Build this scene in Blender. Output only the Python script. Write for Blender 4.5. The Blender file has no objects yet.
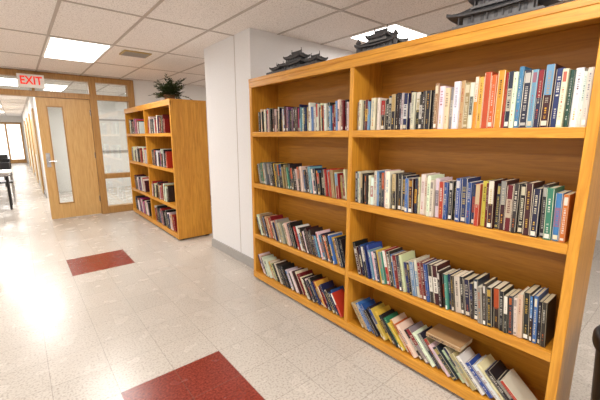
import bpy, math, random
from mathutils import Vector, Matrix
R = random.Random(21)
scn = bpy.context.scene
try:
    scn.view_settings.view_transform = 'Standard'
    scn.view_settings.look = 'None'
except Exception as e:
    print(e)

def lin(c):
    return c/12.92 if c <= 0.04045 else ((c+0.055)/1.055)**2.4
def C(h):
    h = h.lstrip('#')
    return tuple(lin(int(h[i:i+2], 16)/255) for i in (0, 2, 4))

# ---------------------------------------------------------------- materials
def newmat(name):
    m = bpy.data.materials.new(name); m.use_nodes = True
    nt = m.node_tree
    return m, nt, nt.nodes['Principled BSDF']
def flat(name, col, rough=0.5, metal=0.0, spec=0.5, noise=0.06, scale=30, bump=0.0):
    m, nt, p = newmat(name)
    n = nt.nodes.new('ShaderNodeTexNoise'); n.inputs['Scale'].default_value = scale
    n.inputs['Detail'].default_value = 4
    tc = nt.nodes.new('ShaderNodeTexCoord'); nt.links.new(tc.outputs['Object'], n.inputs['Vector'])
    r = nt.nodes.new('ShaderNodeValToRGB')
    r.color_ramp.elements[0].color = tuple(c*(1-noise) for c in col)+(1,)
    r.color_ramp.elements[1].color = tuple(min(1, c*(1+noise)) for c in col)+(1,)
    r.color_ramp.elements[0].position = .3; r.color_ramp.elements[1].position = .7
    nt.links.new(n.outputs['Fac'], r.inputs['Fac'])
    nt.links.new(r.outputs['Color'], p.inputs['Base Color'])
    p.inputs['Roughness'].default_value = rough; p.inputs['Metallic'].default_value = metal
    p.inputs['Specular IOR Level'].default_value = spec
    if bump:
        b = nt.nodes.new('ShaderNodeBump'); b.inputs['Strength'].default_value = bump
        b.inputs['Distance'].default_value = .002
        nt.links.new(n.outputs['Fac'], b.inputs['Height']); nt.links.new(b.outputs['Normal'], p.inputs['Normal'])
    return m
def wood(name, c1, c2, axis='Y', rough=0.36):
    m, nt, p = newmat(name)
    tc = nt.nodes.new('ShaderNodeTexCoord'); mp = nt.nodes.new('ShaderNodeMapping')
    s = {'X': (1.2, 18, 18), 'Y': (18, 1.2, 18), 'Z': (18, 18, 1.2)}[axis]
    mp.inputs['Scale'].default_value = s
    nt.links.new(tc.outputs['Object'], mp.inputs['Vector'])
    n = nt.nodes.new('ShaderNodeTexNoise'); n.inputs['Scale'].default_value = 2.2
    n.inputs['Detail'].default_value = 8; n.inputs['Distortion'].default_value = 1.4
    n.inputs['Roughness'].default_value = .6
    nt.links.new(mp.outputs['Vector'], n.inputs['Vector'])
    r = nt.nodes.new('ShaderNodeValToRGB')
    r.color_ramp.elements[0].color = c1+(1,); r.color_ramp.elements[0].position = .36
    r.color_ramp.elements[1].color = c2+(1,); r.color_ramp.elements[1].position = .62
    nt.links.new(n.outputs['Fac'], r.inputs['Fac']); nt.links.new(r.outputs['Color'], p.inputs['Base Color'])
    p.inputs['Roughness'].default_value = rough
    return m
def emis(name, col, s):
    m, nt, p = newmat(name)
    p.inputs['Base Color'].default_value = col+(1,)
    p.inputs['Emission Color'].default_value = col+(1,); p.inputs['Emission Strength'].default_value = s
    return m

W1, W2 = C('#bf7e22'), C('#d99a34')
M_wood = wood('shelf_wood_long', W1, W2, 'Y')
M_woodv = wood('shelf_wood_upright', W1, W2, 'Z')
M_woodback = wood('shelf_wood_back', C('#aa6e18'), C('#bd7f22'), 'Y', .45)
M_trimw = wood('frame_wood', C('#a0743e'), C('#b88c52'), 'Z', .4)
M_doorw = wood('door_wood', C('#c2965a'), C('#d2aa6e'), 'Z', .4)
M_wall = flat('wall_paint', C('#e6e5e6'), .6, noise=.02, scale=60, bump=.15)
M_wallroom = flat('wall_paint_warm', C('#e6e3df'), .7, noise=.02)
M_base = flat('baseboard_grey', C('#a39f9c'), .5)
M_tbar = flat('ceiling_tbar', C('#b9aea6'), .5, noise=.02)
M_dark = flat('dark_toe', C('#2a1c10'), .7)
M_metal = flat('steel', C('#b9b9bb'), .25, metal=1)
M_black = flat('black_plastic', C('#17171a'), .35)
M_grey = flat('model_grey', C('#4b4a4c'), .55, noise=.25, scale=60)
M_grey2 = flat('model_grey_light', C('#6b6a6b'), .6, noise=.2, scale=60)
M_white = flat('white_plastic', C('#ece9e4'), .4, noise=.01)
M_red = emis('exit_red', C('#e0301c'), .6)
M_lens = emis('lamp_lens', (1, .98, .95), 5)
M_green = flat('plant_green', C('#2c3a1a'), .55, noise=.6, scale=12)
M_pot = flat('pot_clay', C('#7a5236'), .7)
M_corr = flat('corridor_cream', C('#e0cca2'), .5, noise=.03)
M_vent = flat('vent_beige', C('#b9a06a'), .5)
M_tabletop = flat('table_laminate', C('#d9d6d0'), .3)
M_sky = emis('corridor_window_glow', (.95, .98, 1), 1.4)

# glass
M_glass, nt, p = newmat('glass_pane')
nt.nodes.remove(p); out = nt.nodes['Material Output']
tr = nt.nodes.new('ShaderNodeBsdfTransparent'); tr.inputs[0].default_value = (.93, .96, .96, 1)
gl = nt.nodes.new('ShaderNodeBsdfGlossy'); gl.inputs['Roughness'].default_value = .03
mx = nt.nodes.new('ShaderNodeMixShader'); mx.inputs[0].default_value = .12
nt.links.new(tr.outputs[0], mx.inputs[1]); nt.links.new(gl.outputs[0], mx.inputs[2]); nt.links.new(mx.outputs[0], out.inputs[0])

# ceiling tile
M_ceil, nt, p = newmat('ceiling_tile')
tc = nt.nodes.new('ShaderNodeTexCoord')
n = nt.nodes.new('ShaderNodeTexNoise'); n.inputs['Scale'].default_value = 90; n.inputs['Detail'].default_value = 3
nt.links.new(tc.outputs['Object'], n.inputs['Vector'])
r = nt.nodes.new('ShaderNodeValToRGB')
r.color_ramp.elements[0].color = C('#cfc8c2')+(1,); r.color_ramp.elements[0].position = .33
r.color_ramp.elements[1].color = C('#f4eeea')+(1,); r.color_ramp.elements[1].position = .5
nt.links.new(n.outputs['Fac'], r.inputs['Fac']); nt.links.new(r.outputs['Color'], p.inputs['Base Color'])
p.inputs['Roughness'].default_value = .85

# floor
TS, OX, OY, PER = .305, .295, 4.11, 9
def floor_material():
    m, nt, p = newmat('vinyl_floor')
    N = nt.nodes; L = nt.links
    def mth(op, a, b=None, c=None):
        q = N.new('ShaderNodeMath'); q.operation = op
        for i, v in enumerate((a, b, c)):
            if v is None: continue
            if isinstance(v, (int, float)): q.inputs[i].default_value = v
            else: L.new(v, q.inputs[i])
        return q.outputs[0]
    tc = N.new('ShaderNodeTexCoord'); sp = N.new('ShaderNodeSeparateXYZ'); L.new(tc.outputs['Object'], sp.inputs[0])
    gx = mth('DIVIDE', mth('SUBTRACT', sp.outputs[0], OX), TS)
    gy = mth('DIVIDE', mth('SUBTRACT', sp.outputs[1], OY), TS)
    ix, iy = mth('FLOOR', gx), mth('FLOOR', gy)
    fx, fy = mth('FRACT', gx), mth('FRACT', gy)
    lw = .013
    ln = mth('MAXIMUM', mth('LESS_THAN', fx, lw), mth('LESS_THAN', fy, lw))
    mxx = mth('FLOORED_MODULO', ix, PER); myy = mth('FLOORED_MODULO', iy, PER)
    red = mth('MULTIPLY', mth('LESS_THAN', mxx, 1.5), mth('LESS_THAN', myy, 1.5))
    red = mth('MULTIPLY', red, mth('LESS_THAN', sp.outputs[1], 5.0))
    cb = N.new('ShaderNodeCombineXYZ'); L.new(ix, cb.inputs[0]); L.new(iy, cb.inputs[1])
    wn = N.new('ShaderNodeTexWhiteNoise'); wn.noise_dimensions = '2D'; L.new(cb.outputs[0], wn.inputs['Vector'])
    n1 = N.new('ShaderNodeTexNoise'); n1.inputs['Scale'].default_value = 80; n1.inputs['Detail'].default_value = 5
    L.new(tc.outputs['Object'], n1.inputs['Vector'])
    ra = N.new('ShaderNodeValToRGB'); L.new(n1.outputs['Fac'], ra.inputs['Fac'])
    ra.color_ramp.elements[0].color = C('#aca298')+(1,); ra.color_ramp.elements[0].position = .34
    ra.color_ramp.elements[1].color = C('#cac3ba')+(1,); ra.color_ramp.elements[1].position = .52
    rb = N.new('ShaderNodeValToRGB'); L.new(n1.outputs['Fac'], rb.inputs['Fac'])
    rb.color_ramp.elements[0].color = C('#641e16')+(1,); rb.color_ramp.elements[0].position = .35
    rb.color_ramp.elements[1].color = C('#943c2c')+(1,); rb.color_ramp.elements[1].position = .62
    def mix(f, a, b, bt='MIX'):
        q = N.new('ShaderNodeMix'); q.data_type = 'RGBA'; q.blend_type = bt
        if isinstance(f, (int, float)): q.inputs[0].default_value = f
        else: L.new(f, q.inputs[0])
        for i, v in ((6, a), (7, b)):
            if isinstance(v, tuple): q.inputs[i].default_value = v
            else: L.new(v, q.inputs[i])
        return q.outputs[2]
    c = mix(red, ra.outputs[0], rb.outputs[0])
    v = mth('MULTIPLY_ADD', wn.outputs['Value'], .07, .95)
    cc = N.new('ShaderNodeCombineXYZ'); [L.new(v, cc.inputs[i]) for i in range(3)]
    c = mix(1.0, c, cc.outputs[0], 'MULTIPLY')
    c = mix(mth('MULTIPLY', ln, .42), c, C('#6b5f54')+(1,))
    L.new(c, p.inputs['Base Color'])
    n2 = N.new('ShaderNodeTexNoise'); n2.inputs['Scale'].default_value = 5
    L.new(tc.outputs['Object'], n2.inputs['Vector'])
    L.new(mth('MULTIPLY_ADD', n2.outputs['Fac'], .12, .20), p.inputs['Roughness'])
    p.inputs['Specular IOR Level'].default_value = .42
    b = N.new('ShaderNodeBump'); b.inputs['Strength'].default_value = .12; b.inputs['Distance'].default_value = .004
    n3 = N.new('ShaderNodeTexNoise'); n3.inputs['Scale'].default_value = 7; L.new(tc.outputs['Object'], n3.inputs['Vector'])
    L.new(n3.outputs['Fac'], b.inputs['Height']); L.new(b.outputs['Normal'], p.inputs['Normal'])
    return m
M_floor = floor_material()

# book material with colour attribute
M_book, nt, p = newmat('book_covers')
at = nt.nodes.new('ShaderNodeVertexColor'); at.layer_name = 'Col'
nt.links.new(at.outputs['Color'], p.inputs['Base Color']); p.inputs['Roughness'].default_value = .45

# ---------------------------------------------------------------- mesh builder
class MB:
    def __init__(s): s.v=[]; s.f=[]; s.m=[]; s.c=[]; s.mats=[]
    def mi(s, mat):
        if mat not in s.mats: s.mats.append(mat)
        return s.mats.index(mat)
    def face(s, pts, mat, col=(1,1,1)):
        b=len(s.v); s.v += [tuple(q) for q in pts]; s.f.append(tuple(range(b, b+len(pts))))
        s.m.append(s.mi(mat)); s.c.append(col)
    def hexa(s, p, mat, col=(1,1,1)):
        b=len(s.v); s.v += [tuple(q) for q in p]
        for q in ((0,3,2,1),(4,5,6,7),(0,1,5,4),(1,2,6,5),(2,3,7,6),(3,0,4,7)):
            s.f.append(tuple(b+i for i in q)); s.m.append(s.mi(mat)); s.c.append(col)
    def box(s, x0,x1,y0,y1,z0,z1, mat, col=(1,1,1), M=None):
        p=[(x0,y0,z0),(x1,y0,z0),(x1,y1,z0),(x0,y1,z0),(x0,y0,z1),(x1,y0,z1),(x1,y1,z1),(x0,y1,z1)]
        if M is not None: p=[M@Vector(q) for q in p]
        s.hexa(p, mat, col)
    def lathe(s, prof, cx, cy, mat, n=32, col=(1,1,1)):
        b=len(s.v)
        for r_, z in prof:
            for i in range(n):
                a=2*math.pi*i/n; s.v.append((cx+r_*math.cos(a), cy+r_*math.sin(a), z))
        for k in range(len(prof)-1):
            for i in range(n):
                j=(i+1)%n
                s.f.append((b+k*n+i, b+k*n+j, b+(k+1)*n+j, b+(k+1)*n+i)); s.m.append(s.mi(mat)); s.c.append(col)
    def tube(s, pts, r_, mat, n=8):
        pts=[Vector(q) for q in pts]; b=len(s.v)
        for k,q in enumerate(pts):
            d=(pts[min(k+1,len(pts)-1)]-pts[max(k-1,0)]).normalized()
            u=d.cross(Vector((0,0,1)))
            if u.length<.01: u=Vector((1,0,0))
            u.normalize(); w=d.cross(u)
            for i in range(n):
                a=2*math.pi*i/n; s.v.append(tuple(q+u*r_*math.cos(a)+w*r_*math.sin(a)))
        for k in range(len(pts)-1):
            for i in range(n):
                j=(i+1)%n; s.f.append((b+k*n+i,b+k*n+j,b+(k+1)*n+j,b+(k+1)*n+i)); s.m.append(s.mi(mat)); s.c.append((1,1,1))
        s.f.append(tuple(b+i for i in range(n))[::-1]); s.m.append(s.mi(mat)); s.c.append((1,1,1))
        s.f.append(tuple(b+(len(pts)-1)*n+i for i in range(n))); s.m.append(s.mi(mat)); s.c.append((1,1,1))
    def build(s, name, bevel=0, parent=None, smooth=False, color=False):
        me=bpy.data.meshes.new(name); me.from_pydata(s.v, [], s.f)
        for m in s.mats: me.materials.append(m)
        me.polygons.foreach_set('material_index', s.m)
        if smooth: me.polygons.foreach_set('use_smooth', [True]*len(s.f))
        if color:
            ca=me.color_attributes.new('Col','FLOAT_COLOR','CORNER'); d=[]
            for f,c in zip(s.f,s.c): d += [c[0],c[1],c[2],1.0]*len(f)
            ca.data.foreach_set('color', d)
        me.update()
        o=bpy.data.objects.new(name, me); scn.collection.objects.link(o)
        if bevel:
            b=o.modifiers.new('bevel','BEVEL'); b.width=bevel; b.segments=2; b.limit_method='ANGLE'
        if parent: o.parent=parent
        return o

# ---------------------------------------------------------------- room shell
CZ = 2.48; YF = 7.2
XL, XR, YN, YE = -3.2, 6.2, -3.2, 24.0
b=MB(); b.box(XL-.1, XR+.1, YN-.1, YE+.1, -.1, 0, M_floor); b.build('floor')
b=MB(); b.box(XL-.1, XR+.1, YN-.1, YE+.1, CZ, CZ+.1, M_ceil)
w=.012
x=.39-.61*6
while x<XR:
    b.box(x-w,x+w,YN,YE,CZ-.006,CZ+.002,M_tbar); x+=.61
y=4.60-1.22*6
while y<YE:
    b.box(XL,XR,y-w,y+w,CZ-.0055,CZ+.002,M_tbar); y+=1.22
b.build('ceiling')
b=MB(); b.box(XR,XR+.1,YN-.1,YE,0,CZ,M_wallroom); b.build('wall_right')
b=MB(); b.box(XL,XR,YN-.1,YN,0,CZ,M_wallroom); b.build('wall_near')
b=MB()
b.box(XL-.1,XL,YN,YE,0,.9,M_wallroom); b.box(XL-.1,XL,YN,YE,2.2,CZ,M_wallroom)
for y0,y1 in ((YN,-1.5),(.6,2.0),(4.3,YE)): b.box(XL-.1,XL,y0,y1,.9,2.2,M_wallroom)
b.build('wall_left')
for k,(y0,y1) in enumerate(((-1.5,.6),(2.0,4.3))):  # unseen left-wall windows, added to let in light for the floor sheen
    b=MB()
    for z in (.9,2.15): b.box(XL-.08,XL+.02,y0,y1,z,z+.05,M_trimw)
    for yy in (y0,(y0+y1)/2-.025,y1-.05): b.box(XL-.08,XL+.02,yy,yy+.05,.9,2.2,M_trimw)
    b.build('window_%d'%(k+3))
# central wall block
b=MB(); b.box(1.88,XR,3.05,4.10,0,CZ,M_wall)
for yy in (3.36,): b.box(1.877,1.882,yy-.003,yy+.003,.1,CZ,M_tbar)
b.build('wall_centre')
b=MB(); b.box(1.865,1.88,3.05,4.10,0,.11,M_base); b.box(1.865,XR,3.035,3.05,0,.11,M_base); b.box(1.865,XR,4.10,4.115,0,.11,M_base)
b.build('baseboard_centre')
# far wall solid part
b=MB(); b.box(1.84,XR,YF,YF+.12,0,CZ,M_wallroom); b.box(XL,-1.95,YF,YF+.12,0,CZ,M_wallroom); b.build('wall_far')
b=MB(); b.box(1.86,XR,YF-.015,YF,0,.11,M_base); b.build('baseboard_far')
# wooden glazed partition
b=MB()
b.box(-1.95,1.84,YF-.02,YF+.12,2.38,CZ-.007,M_trimw)
b.box(-1.95,1.84,YF-.02,YF+.12,2.08,2.17,M_trimw)
for x0,x1 in ((-1.95,-1.85),(-.66,-.55),(1.10,1.21),(1.73,1.84)):
    b.box(x0,x1,YF-.025,YF+.125,0,CZ-.007,M_trimw)
b.box(1.21,1.73,YF-.015,YF+.115,0,.13,M_trimw); b.box(1.21,1.73,YF-.015,YF+.115,.66,.75,M_trimw)
b.box(.30,.34,YF-.015,YF+.115,2.17,2.38,M_trimw)
b.box(-1.85,-.66,YF,YF+.1,0,.75,M_doorw)
b.build('trim_1', bevel=.003)
b=MB()
b.box(1.21,1.73,YF+.05,YF+.056,.13,.66,M_glass); b.box(1.21,1.73,YF+.05,YF+.056,.75,2.08,M_glass)
b.build('window_1')
b=MB()
b.box(-1.85,1.73,YF+.05,YF+.056,2.17,2.38,M_glass); b.box(-1.85,-.66,YF+.05,YF+.056,.75,2.08,M_glass)
b.build('window_2')
# door leaf
b=MB()
y0,y1=YF+.02,YF+.065
x0,x1=.33,1.10; gx0,gx1=.47,.68; gz0,gz1=.28,1.93
b.box(x0,gx0,y0,y1,.01,2.075,M_doorw); b.box(gx1,x1-.004,y0,y1,.01,2.075,M_doorw)
b.box(gx0,gx1,y0,y1,.01,gz0,M_doorw); b.box(gx0,gx1,y0,y1,gz1,2.075,M_doorw)
b.box(gx0,gx1,y0+.018,y0+.024,gz0,gz1,M_glass)
for a,c in ((gx0-.012,gx0+.006),(gx1-.006,gx1+.012)): b.box(a,c,y0-.008,y0,gz0-.01,gz1+.01,M_trimw)
b.box(gx0-.01,gx1+.01,y0-.008,y0,gz0-.012,gz0+.006,M_trimw); b.box(gx0-.01,gx1+.01,y0-.008,y0,gz1-.006,gz1+.012,M_trimw)
b.box(.365,.425,y0-.006,y0,.92,1.16,M_metal)
b.tube([(.395,y0,1.02),(.395,y0-.05,1.02),(.50,y0-.055,1.02)],.010,M_metal)
for z in (.3,1.1,1.85): b.tube([(1.09,y0-.006,z-.05),(1.09,y0-.006,z+.05)],.008,M_metal)
b.build('door_1')
# corridor beyond
b=MB(); xc=.42
b.box(xc,xc+.1,9.9,YE,0,CZ,M_wallroom); b.box(xc+.1,XR,10.8,10.9,0,CZ,M_wallroom)
for yy in (10.6,13.2,16.0,19.5):
    b.box(xc-.03,xc,yy,yy+.95,0,2.1,M_trimw); b.box(xc-.035,xc-.02,yy+.07,yy+.88,.01,2.03,M_corr)
for yy in (12.0,14.6,17.6): b.box(xc-.02,xc,yy,yy+.8,.95,1.9,M_doorw)
b.box(xc-.02,xc,9.9,YE,0,.11,M_base)
b.box(1.55,2.5,10.76,10.8,1.0,1.9,M_base); b.box(1.6,2.45,10.75,10.77,1.05,1.85,M_tabletop)
b.build('wall_corridor_right')
b=MB(); b.box(-1.5,-1.4,12.5,YE,0,CZ,M_wallroom); b.box(XL,-1.5,12.5,12.6,0,CZ,M_wallroom); b.build('wall_corridor_left')
b=MB(); b.box(XL,XR,YE,YE+.1,0,CZ,M_wallroom)
b.box(-1.0,.35,YE-.04,YE,0,2.15,M_trimw); b.box(-.92,-.36,YE-.06,YE-.03,.2,2.05,M_sky); b.box(-.28,.27,YE-.06,YE-.03,.2,2.05,M_sky)
b.build('wall_corridor_end')

# ---------------------------------------------------------------- lamps
def troffer(x,y,power=48,col=(1,.962,.91),ly=.60):
    b=MB()
    b.box(x-.30,x+.30,y-ly,y+ly,CZ-.012,CZ+.001,M_white)
    b.box(x-.275,x+.275,y-ly+.025,y+ly-.025,CZ-.016,CZ-.011,M_lens)
    o=b.build('ceiling_light_panel')
    l=bpy.data.lights.new('panel_light','AREA'); l.shape='RECTANGLE'; l.size=.53; l.size_y=2*ly-.07
    l.energy=power; l.color=col
    lo=bpy.data.objects.new('panel_light',l); scn.collection.objects.link(lo)
    lo.location=(x,y,CZ-.022); lo.parent=o
for x,y,pw,ly in ((.695,5.21,34,.6),(.695,.33,32,.6),(-1.745,.33,36,.6),(-1.745,5.21,34,.6),(.695,-2.11,30,.6),(3.135,2.35,10,.3),(3.4,5.21,28,.6),(-1.745,2.77,34,.6),(3.135,.25,22,.6)):
    troffer(x,y,pw,ly=ly)
for x,y in ((.085,8.9),(2.5,8.9),(-.525,12.5),(-.525,16.2),(-.525,20.0)):
    troffer(x,y,52,col=(1,.97,.94))
w=bpy.data.worlds.new('World'); scn.world=w; w.use_nodes=True
bg=w.node_tree.nodes['Background']; bg.inputs[0].default_value=(.9,.95,1,1); bg.inputs[1].default_value=1.2
# vent
b=MB()
b.box(1.15,1.47,4.75,5.03,CZ-.014,CZ-.001,M_vent)
for i in range(7): b.box(1.17,1.45,4.775+i*.036,4.79+i*.036,CZ-.02,CZ-.012,M_base)
b.build('ceiling_vent')

# exit sign
E=bpy.data.objects.new('exit_sign',None); scn.collection.objects.link(E); E.location=(.30,7.05,2.30)
b=MB(); b.box(-.17,.17,-.025,.025,-.10,.10,M_white)
b.box(-.155,.155,-.030,-.024,-.088,.088,M_white)
b.box(-.03,.03,.02,.128,-.03,.03,M_white)
b.build('housing',bevel=.005,parent=E)
tcv=bpy.data.curves.new('exit_text','FONT'); tcv.body='EXIT'; tcv.size=.15; tcv.extrude=.002; tcv.offset=.003
tcv.align_x='CENTER'; tcv.align_y='CENTER'
tcv.materials.append(M_red)
to=bpy.data.objects.new('letters',tcv); scn.collection.objects.link(to); to.parent=E
to.location=(0,-.034,0); to.rotation_euler=(math.pi/2,0,0); to.scale=(.92,1.15,1)

# ---------------------------------------------------------------- bookshelf
SH=[.09,.49,1.00,1.485]   # top surfaces of the four shelves
DEP=.31
def bookshelf(name, xf, ynear, yfar, HT, DEP=DEP):
    b=MB(); L=.045
    ym=(ynear+yfar)/2
    x1=xf+DEP
    for y0,y1 in ((ynear,ynear+.04),(yfar-.04,yfar)):
        b.box(xf,x1,y0,y1,.02,HT,M_woodv)
    b.box(xf+.001,x1-.01,ym-.0175,ym+.0175,.05,HT-.01,M_woodv)
    b.box(xf-.004,x1,ynear-.004,yfar+.004,HT-.03,HT,M_wood)     # top board
    b.box(xf-.003,xf+.02,ynear,yfar,HT-.08,HT-.03,M_wood)       # fascia
    for z in SH[1:]:
        b.box(xf-.001,xf+.022,ynear+.04,ym-.0175,z-L,z,M_wood); b.box(xf-.001,xf+.022,ym+.0175,yfar-.04,z-L,z,M_wood)
        b.box(xf+.022,x1-.012,ynear+.04,yfar-.04,z-.028,z,M_woodback)
    b.box(xf-.003,xf+.022,ynear-.002,yfar+.002,.025,SH[0],M_wood)
    b.box(xf+.02,x1-.012,ynear+.04,yfar-.04,SH[0]-.03,SH[0],M_woodback)
    b.box(x1-.012,x1,ynear+.04,yfar-.04,.05,HT-.03,M_woodback)
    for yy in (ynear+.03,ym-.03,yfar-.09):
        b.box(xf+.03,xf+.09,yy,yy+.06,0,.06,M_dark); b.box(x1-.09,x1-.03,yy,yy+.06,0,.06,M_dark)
    return b.build(name,bevel=.003)
HT=1.965
XF=1.74; YN1,YF1=.30,2.86; YM1=(YN1+YF1)/2
bookshelf('bookshelf',XF,YN1,YF1,HT)
XF2=1.60; YN2,YF2=4.60,7.00; YM2=(YN2+YF2)/2; HT2=1.925
bookshelf('bookshelf',XF2,YN2,YF2,HT2,.5)

# ---------------------------------------------------------------- books
WHT=[C(h) for h in ('#e0dacd','#d2c9b8','#e9e4da','#c2b8a2','#d9ceb0','#d6cfc4')]
DRK=[C(h) for h in ('#16161a','#1d1a22','#222838','#2b1d1a','#0f1418','#381018','#1c2038','#2e2a28')]
RED=[C(h) for h in ('#80141e','#a0221e','#64121a','#b43826')]
BLU=[C(h) for h in ('#1c2c5c','#264a88','#3c70a4','#182048','#648fb0')]
GRN=[C(h) for h in ('#1f5840','#2f705c','#184236','#4b8878','#246c70')]
YEL=[C(h) for h in ('#cc9428','#bc6020','#d8b048','#b04a20')]
PNK=[C(h) for h in ('#a83068','#723a70','#b85084','#523052')]
TAN=[C(h) for h in ('#b0966a','#947c56','#86847e','#bca67c','#766446')]
PAGE=[C(h) for h in ('#d6cab0','#ccbe9e','#dfd6c0')]
def book(b,y0,z0,xf,w,h,dep,th,col,tcol,style,side=-1):
    s,c=math.sin(th),math.cos(th)
    def P(sx,sw,st): return (xf+sx, y0 - sw*c + st*s, z0 + sw*s + st*c)
    def bx(x0,x1,w0,w1,t0,t1,col):
        b.hexa([P(x0,w0,t0),P(x1,w0,t0),P(x1,w1,t0),P(x0,w1,t0),P(x0,w0,t1),P(x1,w0,t1),P(x1,w1,t1),P(x0,w1,t1)],M_book,col)
    k=.0018; pc=R.choice(PAGE)
    hard = h>.215
    ins=.003 if hard else .0008
    bx(k,dep-ins,k,w-k,ins,h-ins,pc)
    bx(.003,dep,0,k,0,h,col); bx(.003,dep,w-k,w,0,h,col)
    # curved spine
    e=.004
    out=[(e,0),(.0008,.18*w),(0,.35*w),(0,.65*w),(.0008,.82*w),(e,w)]
    inn=[(e+.0015,w),(e+.0015,0)]
    prof=out+inn
    for i in range(len(out)-1):
        a,q=out[i],out[i+1]
        b.face([P(a[0],a[1],0),P(q[0],q[1],0),P(q[0],q[1],h),P(a[0],a[1],h)],M_book,col)
    b.face([P(q[0],q[1],h) for q in prof],M_book,col); b.face([P(q[0],q[1],0) for q in prof][::-1],M_book,col)
    def dec(w0,w1,t0,t1,cc,off=.0007):
        b.face([P(-off,w0,t0),P(-off,w1,t0),P(-off,w1,t1),P(-off,w0,t1)],M_book,cc)
    if style==1: dec(.2*w,.8*w,h*.78,h*.95,tcol); dec(.2*w,.8*w,.04*h,.09*h,tcol)
    if style==2: dec(.12*w,.88*w,h*.30,h*.70,tcol); tc2=col
    elif style==3: dec(.1*w,.9*w,h*.52,h*.995,R.choice(WHT+RED+BLU+YEL+TAN),.0005); tc2=tcol
    else: tc2=tcol
    def text(t0,t1,w0,w1,cc):
        t=t1
        while t>t0+.006:
            L=R.uniform(.004,.008)
            if R.random()<.16: t-=.006; continue
            if R.random()<.4:
                dec(w0,w1,t-L,t,cc,.0012)
            else:
                m_=(w0+w1)/2; dec(w0,m_-.001,t-L,t,cc,.0012); dec(m_+.001,w1,t-L,t,cc,.0012)
            t-=L+.0032
    g=R.uniform(.28,.41)
    if style==2: text(h*.33,h*.67,g*w,(1-g)*w,tc2)
    elif style==1: text(h*.15,h*.72,g*w,(1-g)*w,tc2)
    else:
        text(h*R.uniform(.38,.55),h*R.uniform(.8,.93),g*w,(1-g)*w,tc2)
        text(h*.12,h*.32,.40*w,.60*w,tc2 if R.random()<.6 else R.choice(YEL))
    if R.random()<.3: dec(.2*w,.8*w,.03*h,.03*h+.02,R.choice(WHT),.0016)
def lum(c): return .3*c[0]+.6*c[1]+.1*c[2]
def mixc(a,b,t): return tuple(x*(1-t)+y*t for x,y in zip(a,b))
def row(b,ystart,yend,z,xf,pal,th0=0,th1=None,hr=(.175,.24),wr=(.018,.040)):
    th1=th0 if th1 is None else th1
    y=ystart-.006; tot=ystart-yend
    y-= .85*hr[1]*math.sin(th0) if th0>.02 else 0
    prev=th0
    while True:
        f=(ystart-y)/tot
        seg=next((q for q in pal if f<=q[0]),pal[-1])
        hh=R.uniform(seg[2],seg[3]) if len(seg)>2 else R.uniform(*hr)
        th=th0+(th1-th0)*min(1,f)+ (R.uniform(-.015,.015) if th0>.02 else 0)
        th=max(th,0)
        w=R.uniform(*wr)
        if R.random()<.25: w*=.72
        if th>prev: y-=hh*(math.tan(th)-math.tan(prev))*.8
        if y-w*math.cos(th)-.002<yend: break
        col=R.choice(seg[1]) if R.random()<.86 else R.choice(DRK+RED+WHT+YEL+BLU)
        col=tuple(min(1,c*R.uniform(.8,1.15)) for c in col)
        if lum(col)>.25: tcol=mixc(R.choice(DRK+RED+BLU),col,R.uniform(.05,.45))
        else: tcol=mixc(R.choice(WHT+WHT+YEL+[C('#c8b060')]),col,R.uniform(.05,.5))
        dep=min(hh*.66,.17)
        book(b,y,z+.0008,xf+R.uniform(.006,.034),w,hh,dep,th,col,tcol,R.choice((0,0,0,0,1,2,3)))
        y-=w/math.cos(th)+.0004; prev=th
    return y
b=MB()
A,B_=YF1-.04,YM1+.0175      # left bay
Cc,D=YM1-.0175,YN1+.04      # right bay
# top shelf
row(b,A-.09,B_,SH[3],XF,[(.35,WHT+TAN+DRK),(.7,DRK+WHT+BLU+PNK),(1.1,WHT+RED+DRK)],th0=.04,hr=(.17,.21),wr=(.014,.026))
row(b,Cc-.005,D,SH[3],XF,[(.12,WHT+TAN+RED,.175,.20),(.32,DRK+WHT+RED+DRK,.175,.215),(.40,RED+WHT+DRK+WHT+DRK,.185,.215),(.46,RED+DRK,.2,.22),(.62,WHT+WHT+TAN,.205,.24),(.74,YEL+RED+YEL,.235,.26),(.90,DRK+YEL+BLU+DRK+DRK+WHT,.23,.265),(1.1,DRK+BLU+RED+GRN+WHT,.215,.25)],th0=.0,hr=(.17,.25),wr=(.016,.034))
# second shelf
row(b,A-.03,B_,SH[2],XF,[(.5,DRK+GRN+TAN+DRK),(.75,BLU+WHT+DRK),(1.1,WHT+TAN+RED)],th0=.24,th1=.12,hr=(.165,.215),wr=(.015,.028))
row(b,Cc-.005,D,SH[2],XF,[(.12,DRK+DRK+BLU+WHT,.18,.22),(.30,GRN+BLU+WHT+GRN+DRK,.205,.235),(.42,GRN+DRK,.20,.235),(.50,WHT,.20,.235),(.58,RED+DRK+BLU,.20,.235),(.66,BLU+GRN,.205,.235),(.74,RED+RED+DRK,.21,.24),(.86,DRK+RED+BLU+DRK,.21,.245),(.94,DRK+PNK+GRN,.21,.24),(1.1,TAN+WHT+YEL,.20,.22)],th0=.03,wr=(.016,.034))
# third shelf
row(b,A,B_,SH[1],XF,[(.3,WHT+BLU+DRK+TAN),(.7,WHT+RED+DRK+TAN),(1.1,DRK+BLU+WHT)],th0=.46,th1=.34,hr=(.175,.225),wr=(.015,.028))
row(b,Cc,D,SH[1],XF,[(.14,WHT+BLU+DRK+DRK),(.24,GRN+GRN+BLU+YEL),(.5,DRK+RED+BLU+WHT+RED),(.7,BLU+DRK+WHT+GRN+DRK),(.85,DRK+DRK+TAN),(1.1,WHT+DRK+BLU+DRK)],th0=.30,th1=.05,hr=(.19,.235),wr=(.016,.034))
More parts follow.
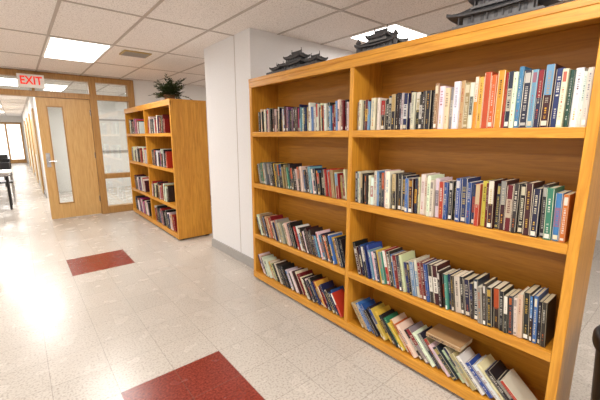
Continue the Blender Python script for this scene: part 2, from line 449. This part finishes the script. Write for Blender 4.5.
# bottom shelf
row(b,A,B_,SH[0],XF,[(.4,DRK+TAN+WHT),(.7,WHT+RED+DRK),(1.1,RED+BLU+DRK)],th0=.56,th1=.64,hr=(.17,.22),wr=(.015,.028))
row(b,Cc,D,SH[0],XF,[(.2,RED+DRK+BLU+TAN),(.45,GRN+WHT+DRK+YEL),(.7,WHT+TAN+DRK),(.88,BLU+WHT+TAN),(1.1,BLU+DRK+WHT)],th0=.66,th1=.86,hr=(.185,.22),wr=(.016,.030))
book(b,.74,SH[0]+.186,XF+.012,.026,.205,.15,math.pi/2,C('#a8865e'),C('#20242c'),0)
b.build('shelved_books',color=True)

b=MB()
A,B_=YF2-.04,YM2+.0175; Cc,D=YM2-.0175,YN2+.04
specs=[ (3,A-.15,B_+.30,.0),(3,Cc-.1,D+.25,.0),(2,A-.1,B_+.1,.05),(2,Cc-.15,D+.25,.0),(1,A-.15,B_+.3,.2),(1,Cc-.05,D+.35,.0),(0,A-.1,B_+.2,.3),(0,Cc-.1,D+.1,.25)]
for k,y0,y1,t in specs:
    row(b,y0,y1,SH[k],XF2,[(.4,DRK+RED+WHT+DRK),(.7,RED+PNK+WHT+DRK),(1.1,WHT+DRK+RED)],th0=t,hr=(.19,.26),wr=(.02,.04))
b.build('shelved_books',color=True)

# ---------------------------------------------------------------- temple models
def roof(b,cx,cy,z,hx,hy,H,rx,ry,mat,lift=.018):
    n=7; rings=[]
    for k in range(n):
        s=k/(n-1)
        a=hx+(rx-hx)*s; c=hy+(ry-hy)*s
        zz=z+H*(s**1.5)
        lf=lift*(1-s)**3
        pts=[]
        cor=[(-1,-1),(1,-1),(1,1),(-1,1)]
        for i in range(4):
            p,q=cor[i],cor[(i+1)%4]
            for t in (0,.15,.5,.85):
                u=p[0]+(q[0]-p[0])*t; v=p[1]+(q[1]-p[1])*t
                e=abs(2*t-1)**3
                pts.append((cx+u*a*(1+.04*e*(1-s)),cy+v*c*(1+.04*e*(1-s)),zz+lf*e))
        rings.append(pts)
    for k in range(n-1):
        for i in range(16):
            j=(i+1)%16; b.face([rings[k][i],rings[k][j],rings[k+1][j],rings[k+1][i]],mat)
    b.face(rings[-1],mat)
    low=[(p[0],p[1],p[2]-.008) for p in rings[0]]
    for i in range(16):
        j=(i+1)%16; b.face([low[i],low[j],rings[0][j],rings[0][i]],mat)
    b.face(low[::-1],mat)
    b.box(cx-rx-.004,cx+rx+.004,cy-ry-.006,cy+ry+.006,z+H-.002,z+H+.010,mat)
    for sgn in (-1,1):
        b.tube([(cx,cy+sgn*(ry-.004),z+H+.006),(cx,cy+sgn*(ry+.008),z+H+.016),(cx,cy+sgn*(ry+.006),z+H+.03)],.004,mat,6)
    for i in (0,4,8,12):
        b.tube([ (r_[i][0],r_[i][1],r_[i][2]+.003) for r_ in rings[:-1]],.004,mat,5)
def hall(b,cx,cy,z,hx,hy,hw,H,tiers=2):
    b.box(cx-hx*.95,cx+hx*.95,cy-hy*.95,cy+hy*.95,z,z+.012,M_grey2)
    z+=.012
    for t in range(tiers):
        sc=1-.28*t
        wx,wy=hx*.68*sc,hy*.74*sc
        b.box(cx-wx,cx+wx,cy-wy,cy+wy,z,z+hw,M_grey2)
        nn=6
        for i in range(nn):
            yy=cy-hy*.82*sc+hy*1.64*sc*i/(nn-1)
            for sx in (-1,1): b.box(cx+sx*hx*.82*sc-.003,cx+sx*hx*.82*sc+.003,yy-.003,yy+.003,z,z+hw,M_grey)
        for i in range(5):
            yy=cy-wy*.8+wy*1.6*i/4
            b.box(cx-wx-.003,cx-wx,yy-.007,yy+.007,z+.004,z+hw*.8,M_grey)
        last=t==tiers-1
        roof(b,cx,cy,z+hw-.002,hx*sc*1.05,hy*sc*1.05,H if last else H*.55,hx*.04 if last else hx*.55,hy*.55*sc if last else hy*.62,M_grey)
        z+=hw+ (H if last else H*.5)
def temple(kind,cx,cy):
    b=MB(); z=HT
    if kind==0:
        b.box(cx-.09,cx+.09,cy-.35,cy+.35,z,z+.018,M_grey)
        b.box(cx-.075,cx+.075,cy-.30,cy+.30,z+.018,z+.030,M_grey2)
        hall(b,cx,cy,z+.03,.075,.14,.03,.045,2)
        for sg in (-1,1):
            hall(b,cx,cy+sg*.235,z+.03,.055,.075,.026,.035,1)
            b.box(cx-.085,cx-.08,cy+sg*.05,cy+sg*.33,z+.018,z+.04,M_grey)
    elif kind==1:
        b.box(cx-.07,cx+.07,cy-.17,cy+.17,z,z+.02,M_grey)
        hall(b,cx,cy,z+.02,.06,.15,.026,.04,1)
        hall(b,cx,cy,z+.075,.045,.08,.018,.035,1)
        for sg in (-1,1):
            b.lathe([(.014,z+.02),(.012,z+.08),(.02,z+.085),(.004,z+.11),(.001,z+.13)],cx-.045,cy+sg*.145,M_grey,10)
    else:
        b.box(cx-.09,cx+.09,cy-.24,cy+.24,z,z+.022,M_grey)
        hall(b,cx,cy,z+.022,.085,.21,.045,.06,1)
        hall(b,cx,cy,z+.105,.06,.13,.03,.06,1)
    return b.build('temple_model')
temple(0,1.90,2.35); temple(1,1.88,1.47); temple(2,1.89,.76)

# ---------------------------------------------------------------- potted plant
P0=bpy.data.objects.new('potted_fern',None); scn.collection.objects.link(P0); P0.location=(1.80,5.15,HT2)
b=MB(); b.lathe([(.0,0),(.06,0),(.08,.09),(.088,.09),(.088,.105),(.075,.105),(.07,.08),(0,.08)],0,0,M_pot,24); b.build('pot',parent=P0,smooth=False)
b=MB()
for i in range(64):
    a=R.uniform(0,2*math.pi); L=R.uniform(.16,.33); up=R.uniform(.2,1.45)
    d=Vector((math.cos(a),math.sin(a),0)); pts=[]
    for k in range(10):
        t=k/9; pts.append(d*(L*t*math.cos(up*(1-t*.4))*.95+.015)+Vector((0,0,.09+ L*(math.sin(up)*t*.95 - .35*t*t*(1.3-math.sin(up))))))
    sd=Vector((-d.y,d.x,0))
    for q in pts: q.z=max(q.z,.012)
    b.tube(pts,.0022,M_green,4)
    for k in range(1,10):
        q=pts[k]; t=k/9; wl=.050*math.sin(math.pi*min(1,t*.8+.15))+.01
        f=(pts[k]-pts[k-1]).normalized()
        for sg in (-1,1):
            ang=R.uniform(-.6,.6); up_=Vector((0,0,math.sin(ang)*wl))
            tip=q+sd*sg*wl*math.cos(ang)+f*.02+up_
            ps=[q-f*.010,q+sd*sg*wl*.5-f*.010+up_*.5,tip,q+sd*sg*wl*.5+f*.020+up_*.5]
            for r_ in ps: r_.z=max(r_.z,.006)
            b.face(ps,M_green)
b.build('fronds',parent=P0)

# ---------------------------------------------------------------- waste bin
b=MB()
cx,cy=1.90,.02
b.lathe([(0,0),(.165,0),(.17,.01),(.198,.55),(.21,.555),(.214,.57),(.214,.60),(.206,.612),(.196,.61),(.19,.59),(.162,.02),(0,.015)],cx,cy,M_black,48)
b.build('waste_bin',smooth=True)

# low bench sliver at left
b=MB()
b.box(-1.55,-.32,5.05,5.42,.31,.35,M_wood)
for x0 in (-1.5,-.40):
    for y0 in (5.08,5.34): b.box(x0,x0+.05,y0,y0+.05,0,.31,M_woodv)
b.box(-1.47,-.38,5.10,5.12,.24,.31,M_wood)
b.build('wooden_bench',bevel=.004)

# tables and chairs in lobby
def table(x0,x1,y0,y1):
    b=MB()
    b.box(x0,x1,y0,y1,.72,.75,M_tabletop); b.box(x0+.05,x1-.05,y0+.05,y1-.05,.67,.72,M_metal)
    for xx in (x0+.05,x1-.08):
        for yy in (y0+.05,y1-.08): b.tube([(xx,yy,0),(xx,yy,.67)],.018,M_black)
    b.build('folding_table')
table(-1.25,-.14,8.75,9.45); table(-1.25,-.28,12.9,13.7)
def chair(px,py,rot):
    b=MB()
    b.box(-.21,.21,-.2,.2,.43,.46,M_black)
    b.box(-.2,.2,-.22,-.2,.62,.86,M_black)
    for sx in (-.19,.19):
        b.tube([(sx,.19,0),(sx,.17,.43)],.012,M_metal)
        b.tube([(sx,-.22,0),(sx,-.19,.43),(sx,-.21,.86)],.012,M_metal)
    o=b.build('stacking_chair',bevel=.004); o.location=(px,py,0); o.rotation_euler=(0,0,rot)
chair(-.95,8.35,0); chair(-.36,9.95,math.pi); chair(-.42,11.6,math.pi*.9); chair(-.45,14.2,math.pi)

# ---------------------------------------------------------------- camera
cam=bpy.data.cameras.new('camera'); co=bpy.data.objects.new('camera',cam); scn.collection.objects.link(co)
cam.sensor_width=36; cam.lens=340/600*36; cam.clip_start=.02
co.location=(0,0,1.45)
co.rotation_euler=(math.radians(90-10.7),0,math.radians(-39.5))
scn.camera=co
